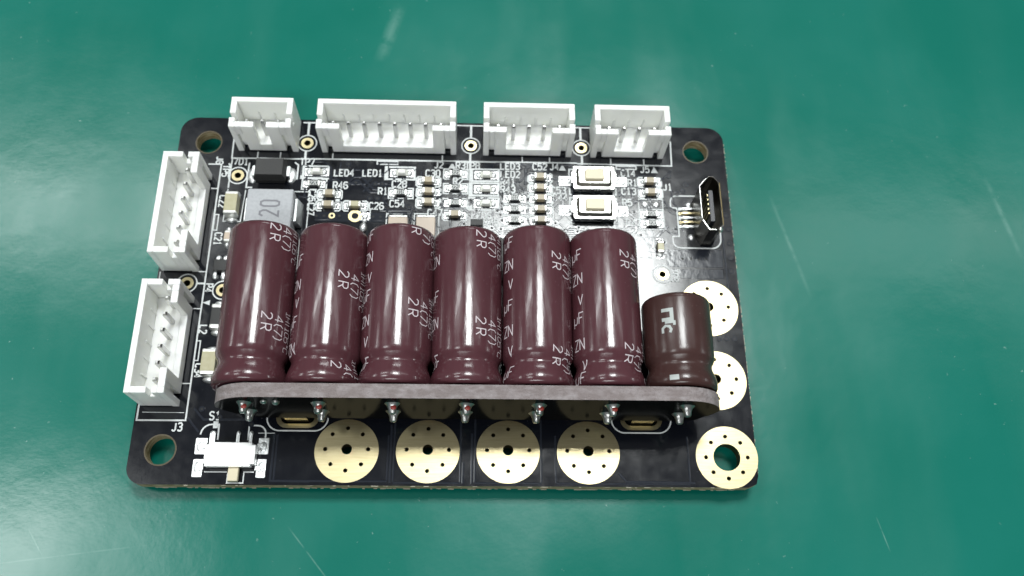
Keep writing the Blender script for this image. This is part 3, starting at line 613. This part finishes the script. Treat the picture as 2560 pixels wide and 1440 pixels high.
def joint(x, z, red):
    """solder fillet with the cut lead, pointing towards -y"""
    vs = MB()
    for j, (r, y) in enumerate(((.95,0),(.72,-.25),(.5,-.7),(.42,-1.15),(.36,-1.3))): pass
    prof = ((.86,0),(.62,-.22),(.46,-.6),(.42,-1.0),(.3,-1.18),(.02,-1.22)); n = 16; v = []; f = []
    for r, y in prof:
        for i in range(n):
            t = 2*math.pi*i/n; q = 1+.08*math.sin(3*t+x); v.append((r*q*math.cos(t), y, r*q*math.sin(t)))
    for j in range(len(prof)-1):
        for i in range(n): f.append((j*n+i,j*n+(i+1)%n,(j+1)*n+(i+1)%n,(j+1)*n+i))
    vs.add(v, f, 0, True)
    o = vs.build('solder_joint', 'oldsolder', cb, (x-39.4,-.8,z))
    return o
for x in CX+[SX]:
    joint(x+.05, ZA+1.75, True); joint(x-.1, ZA-1.75, False)
    if x != SX:
        m = MB(); m.blob(0,0,0,.34,.3,.14); q = m.build('red_spot', 'red', cb, (x+.2-39.4,-1.3,ZA+2.2))  # small red spot at the top of the upper joint
# small marks and an extra joint by the first capacitor
MB().blob(0,0,0,.45,.5,.4,jit=.1).build('solder_joint', 'oldsolder', cb, (18.2-39.4,-.8,ZA+2.3), (math.pi/2,0,0))
MB().blob(0,0,0,.4,.45,.3,jit=.1).build('solder_joint', 'oldsolder', cb, (16.9-39.4,-.8,ZA+2.4), (math.pi/2,0,0))

# ------------------------------------------------------------------ electrolytic capacitors
R = 4.1
def sleeve_profile(Lc, R):
    return [(.05,R-.9),(.0,R-.55),(.12,R-.12),(.45,R+.06),(.95,R+.1),(1.5,R),(2.0,R-.16),(2.5,R-.36),(2.85,R-.42),(3.2,R-.36),(3.6,R-.12),(3.95,R-.01),(4.4,R),(Lc-.75,R),(Lc-.4,R-.06),(Lc-.15,R-.22),(Lc-.02,R-.5),(Lc,R-.8)]
def rad_at(y, prof):
    for (a, r0), (b, r1) in zip(prof[2:], prof[3:]):
        if a <= y <= b: return r0+(r1-r0)*(y-a)/(b-a)
    return prof[-4][1]
def capacitor(x, Lc, R, sleeve, label=None):
    prof = sleeve_profile(Lc, R)
    y0 = YR+.25
    o = MB().lathe_y(prof, 64).build('capacitor', sleeve, board, at(x,y0,ZA))
    if label: o['label'] = label
    for nm, y, r, m in (('can_end', Lc-.12, R-.75, 'alu'), ('rubber_bung', .12, R-.8, 'rubber')):
        e = MB(); e.add([(r*math.sin(2*math.pi*i/32), y, r*math.cos(2*math.pi*i/32)) for i in range(32)], [list(range(32))]); e.build(nm, m, o)
    for dz in (-1.75,1.75): MB().box(-.3,-2.6,dz-.3,.3,.15,dz+.3).build('lead', 'tin', o)
    return o, prof, y0
def wrap(prof, phi0, yy, along):
    """along: text runs towards the viewer (-y) with its top to +x; otherwise it runs round the can with its top to +y"""
    def fn(u, v, z):
        if along: y, p = yy-u, math.radians(phi0)+v/R
        else: y, p = yy+v, math.radians(phi0)+u/R
        r = rad_at(max(.5, y), prof)+z
        return (r*math.sin(p), y, r*math.cos(p))
    return fn
TWO = [[27.41,16.34],[21.56,10.73],[28.54,18.24],[26.85,15.98],[24.32,12.8],[24.65,13.12]]
LEFT = [[],[(24.55,'uF'),(21.37,'ZN'),(19.19,'V'),(16.8,'uF'),(13.6,'ZN')],[(27.9,'uF'),(25.0,'ZN'),(22.5,'V'),(20.2,'uF'),(17.1,'ZN'),(14.6,'V'),(12.1,'uF')],[(24.87,'ZN'),(20.3,'uF'),(17,'ZN'),(12.5,'uF')],
        [(27.2,'uF'),(24.3,'ZN'),(21.9,'V'),(19.2,'uF'),(16.1,'ZN'),(13.7,'V'),(11.2,'uF')],[(25.8,'uF'),(22.7,'ZN'),(20.1,'V'),(17.8,'uF'),(14.6,'ZN'),(12.2,'V'),(10.6,'uF')]]
PHI = [29.5,29,29.5,23,30.5,29]
for i, x in enumerate(CX):
    Lc = 19.5+(.15,0,.05,-.15,.1,-.1)[i]; o, prof, y0 = capacitor(x, Lc, R, 'sleeve'); o.rotation_euler = (math.radians((.1,-.3,.2,-.1,.25,-.2)[i]), 0, math.radians((.3,-.2,.1,.35,-.25,.15)[i]))
    for yc in TWO[i]:
        ys = yc-y0
        for t, ph, hh, adv, l0, wd in (('2R',PHI[i]-8,1.2,1.38,1.25,.12),('4(7)',PHI[i]+14,1.15,.78,1.35,.105),('1HI105*C',PHI[i]+36,.9,.62,2.0,.075)):
            yy = ys+l0-(.25 if t[0] == '4' else 0)
            if yy > Lc-.3:                                   # the sleeve was cut through the print
                k = int((yy-(Lc-.3))/adv)+1; t = t[k:]; yy -= k*adv
            n = int((yy-.6)/adv)
            if n > 0 and t: pr = MB(); letters(pr, t[:n], hh, wd, adv, wrap(prof, ph, yy, True), .014, gw=hh*.62, sub=.2); pr.build('sleeve_print', 'print', o)
    for yc, t in LEFT[i]:
        ys = yc-y0-.65
        if ys < .5 or ys+1.35 > Lc-.4: continue
        hh = 1.3 if t != 'V' else 1.15; wl = .95*len(t)
        pr = MB(); letters(pr, t, hh, .13, .95, wrap(prof, (-52 if i != 3 else -58)-math.degrees(wl/R)+8, ys, False), .014, gw=.72, sub=.2); pr.build('sleeve_print', 'print', o)
o, prof, y0 = capacitor(SX, 11.3, 4.05, 'sleeve2', 'short brown capacitor at the right end of the row')
f = wrap(prof, -38, 9.0, True)
pr = MB()
for k, (pts, wd) in enumerate((([(0,.1),(0,1.3),(1.15,1.3),(1.15,.1)],.42),([(1.5,.45),(1.5,1.55),(1.9,1.55)],.3),([(2.75,1.0),(2.4,1.15),(2.0,.95),(1.9,.5),(2.2,.15),(2.75,.15)],.3))):
    q = [pts[0]]
    for a, b in zip(pts, pts[1:]): q += [(a[0]+(b[0]-a[0])*i/5, a[1]+(b[1]-a[1])*i/5) for i in range(1,6)]
    pr.strip(q, wd, .014+.004*k, fn=f)
pr.build('sleeve_print', 'print2', o)
pr = MB(); n = 7
pr.add([wrap(prof,-36,9.0,True)(7.75+.1*i,.45+1.05*j/8,.02) for i in range(n) for j in range(9)], [(i*9+j,i*9+j+1,i*9+j+10,i*9+j+9) for i in range(n-1) for j in range(8)]); pr.build('sleeve_print', 'print2', o)
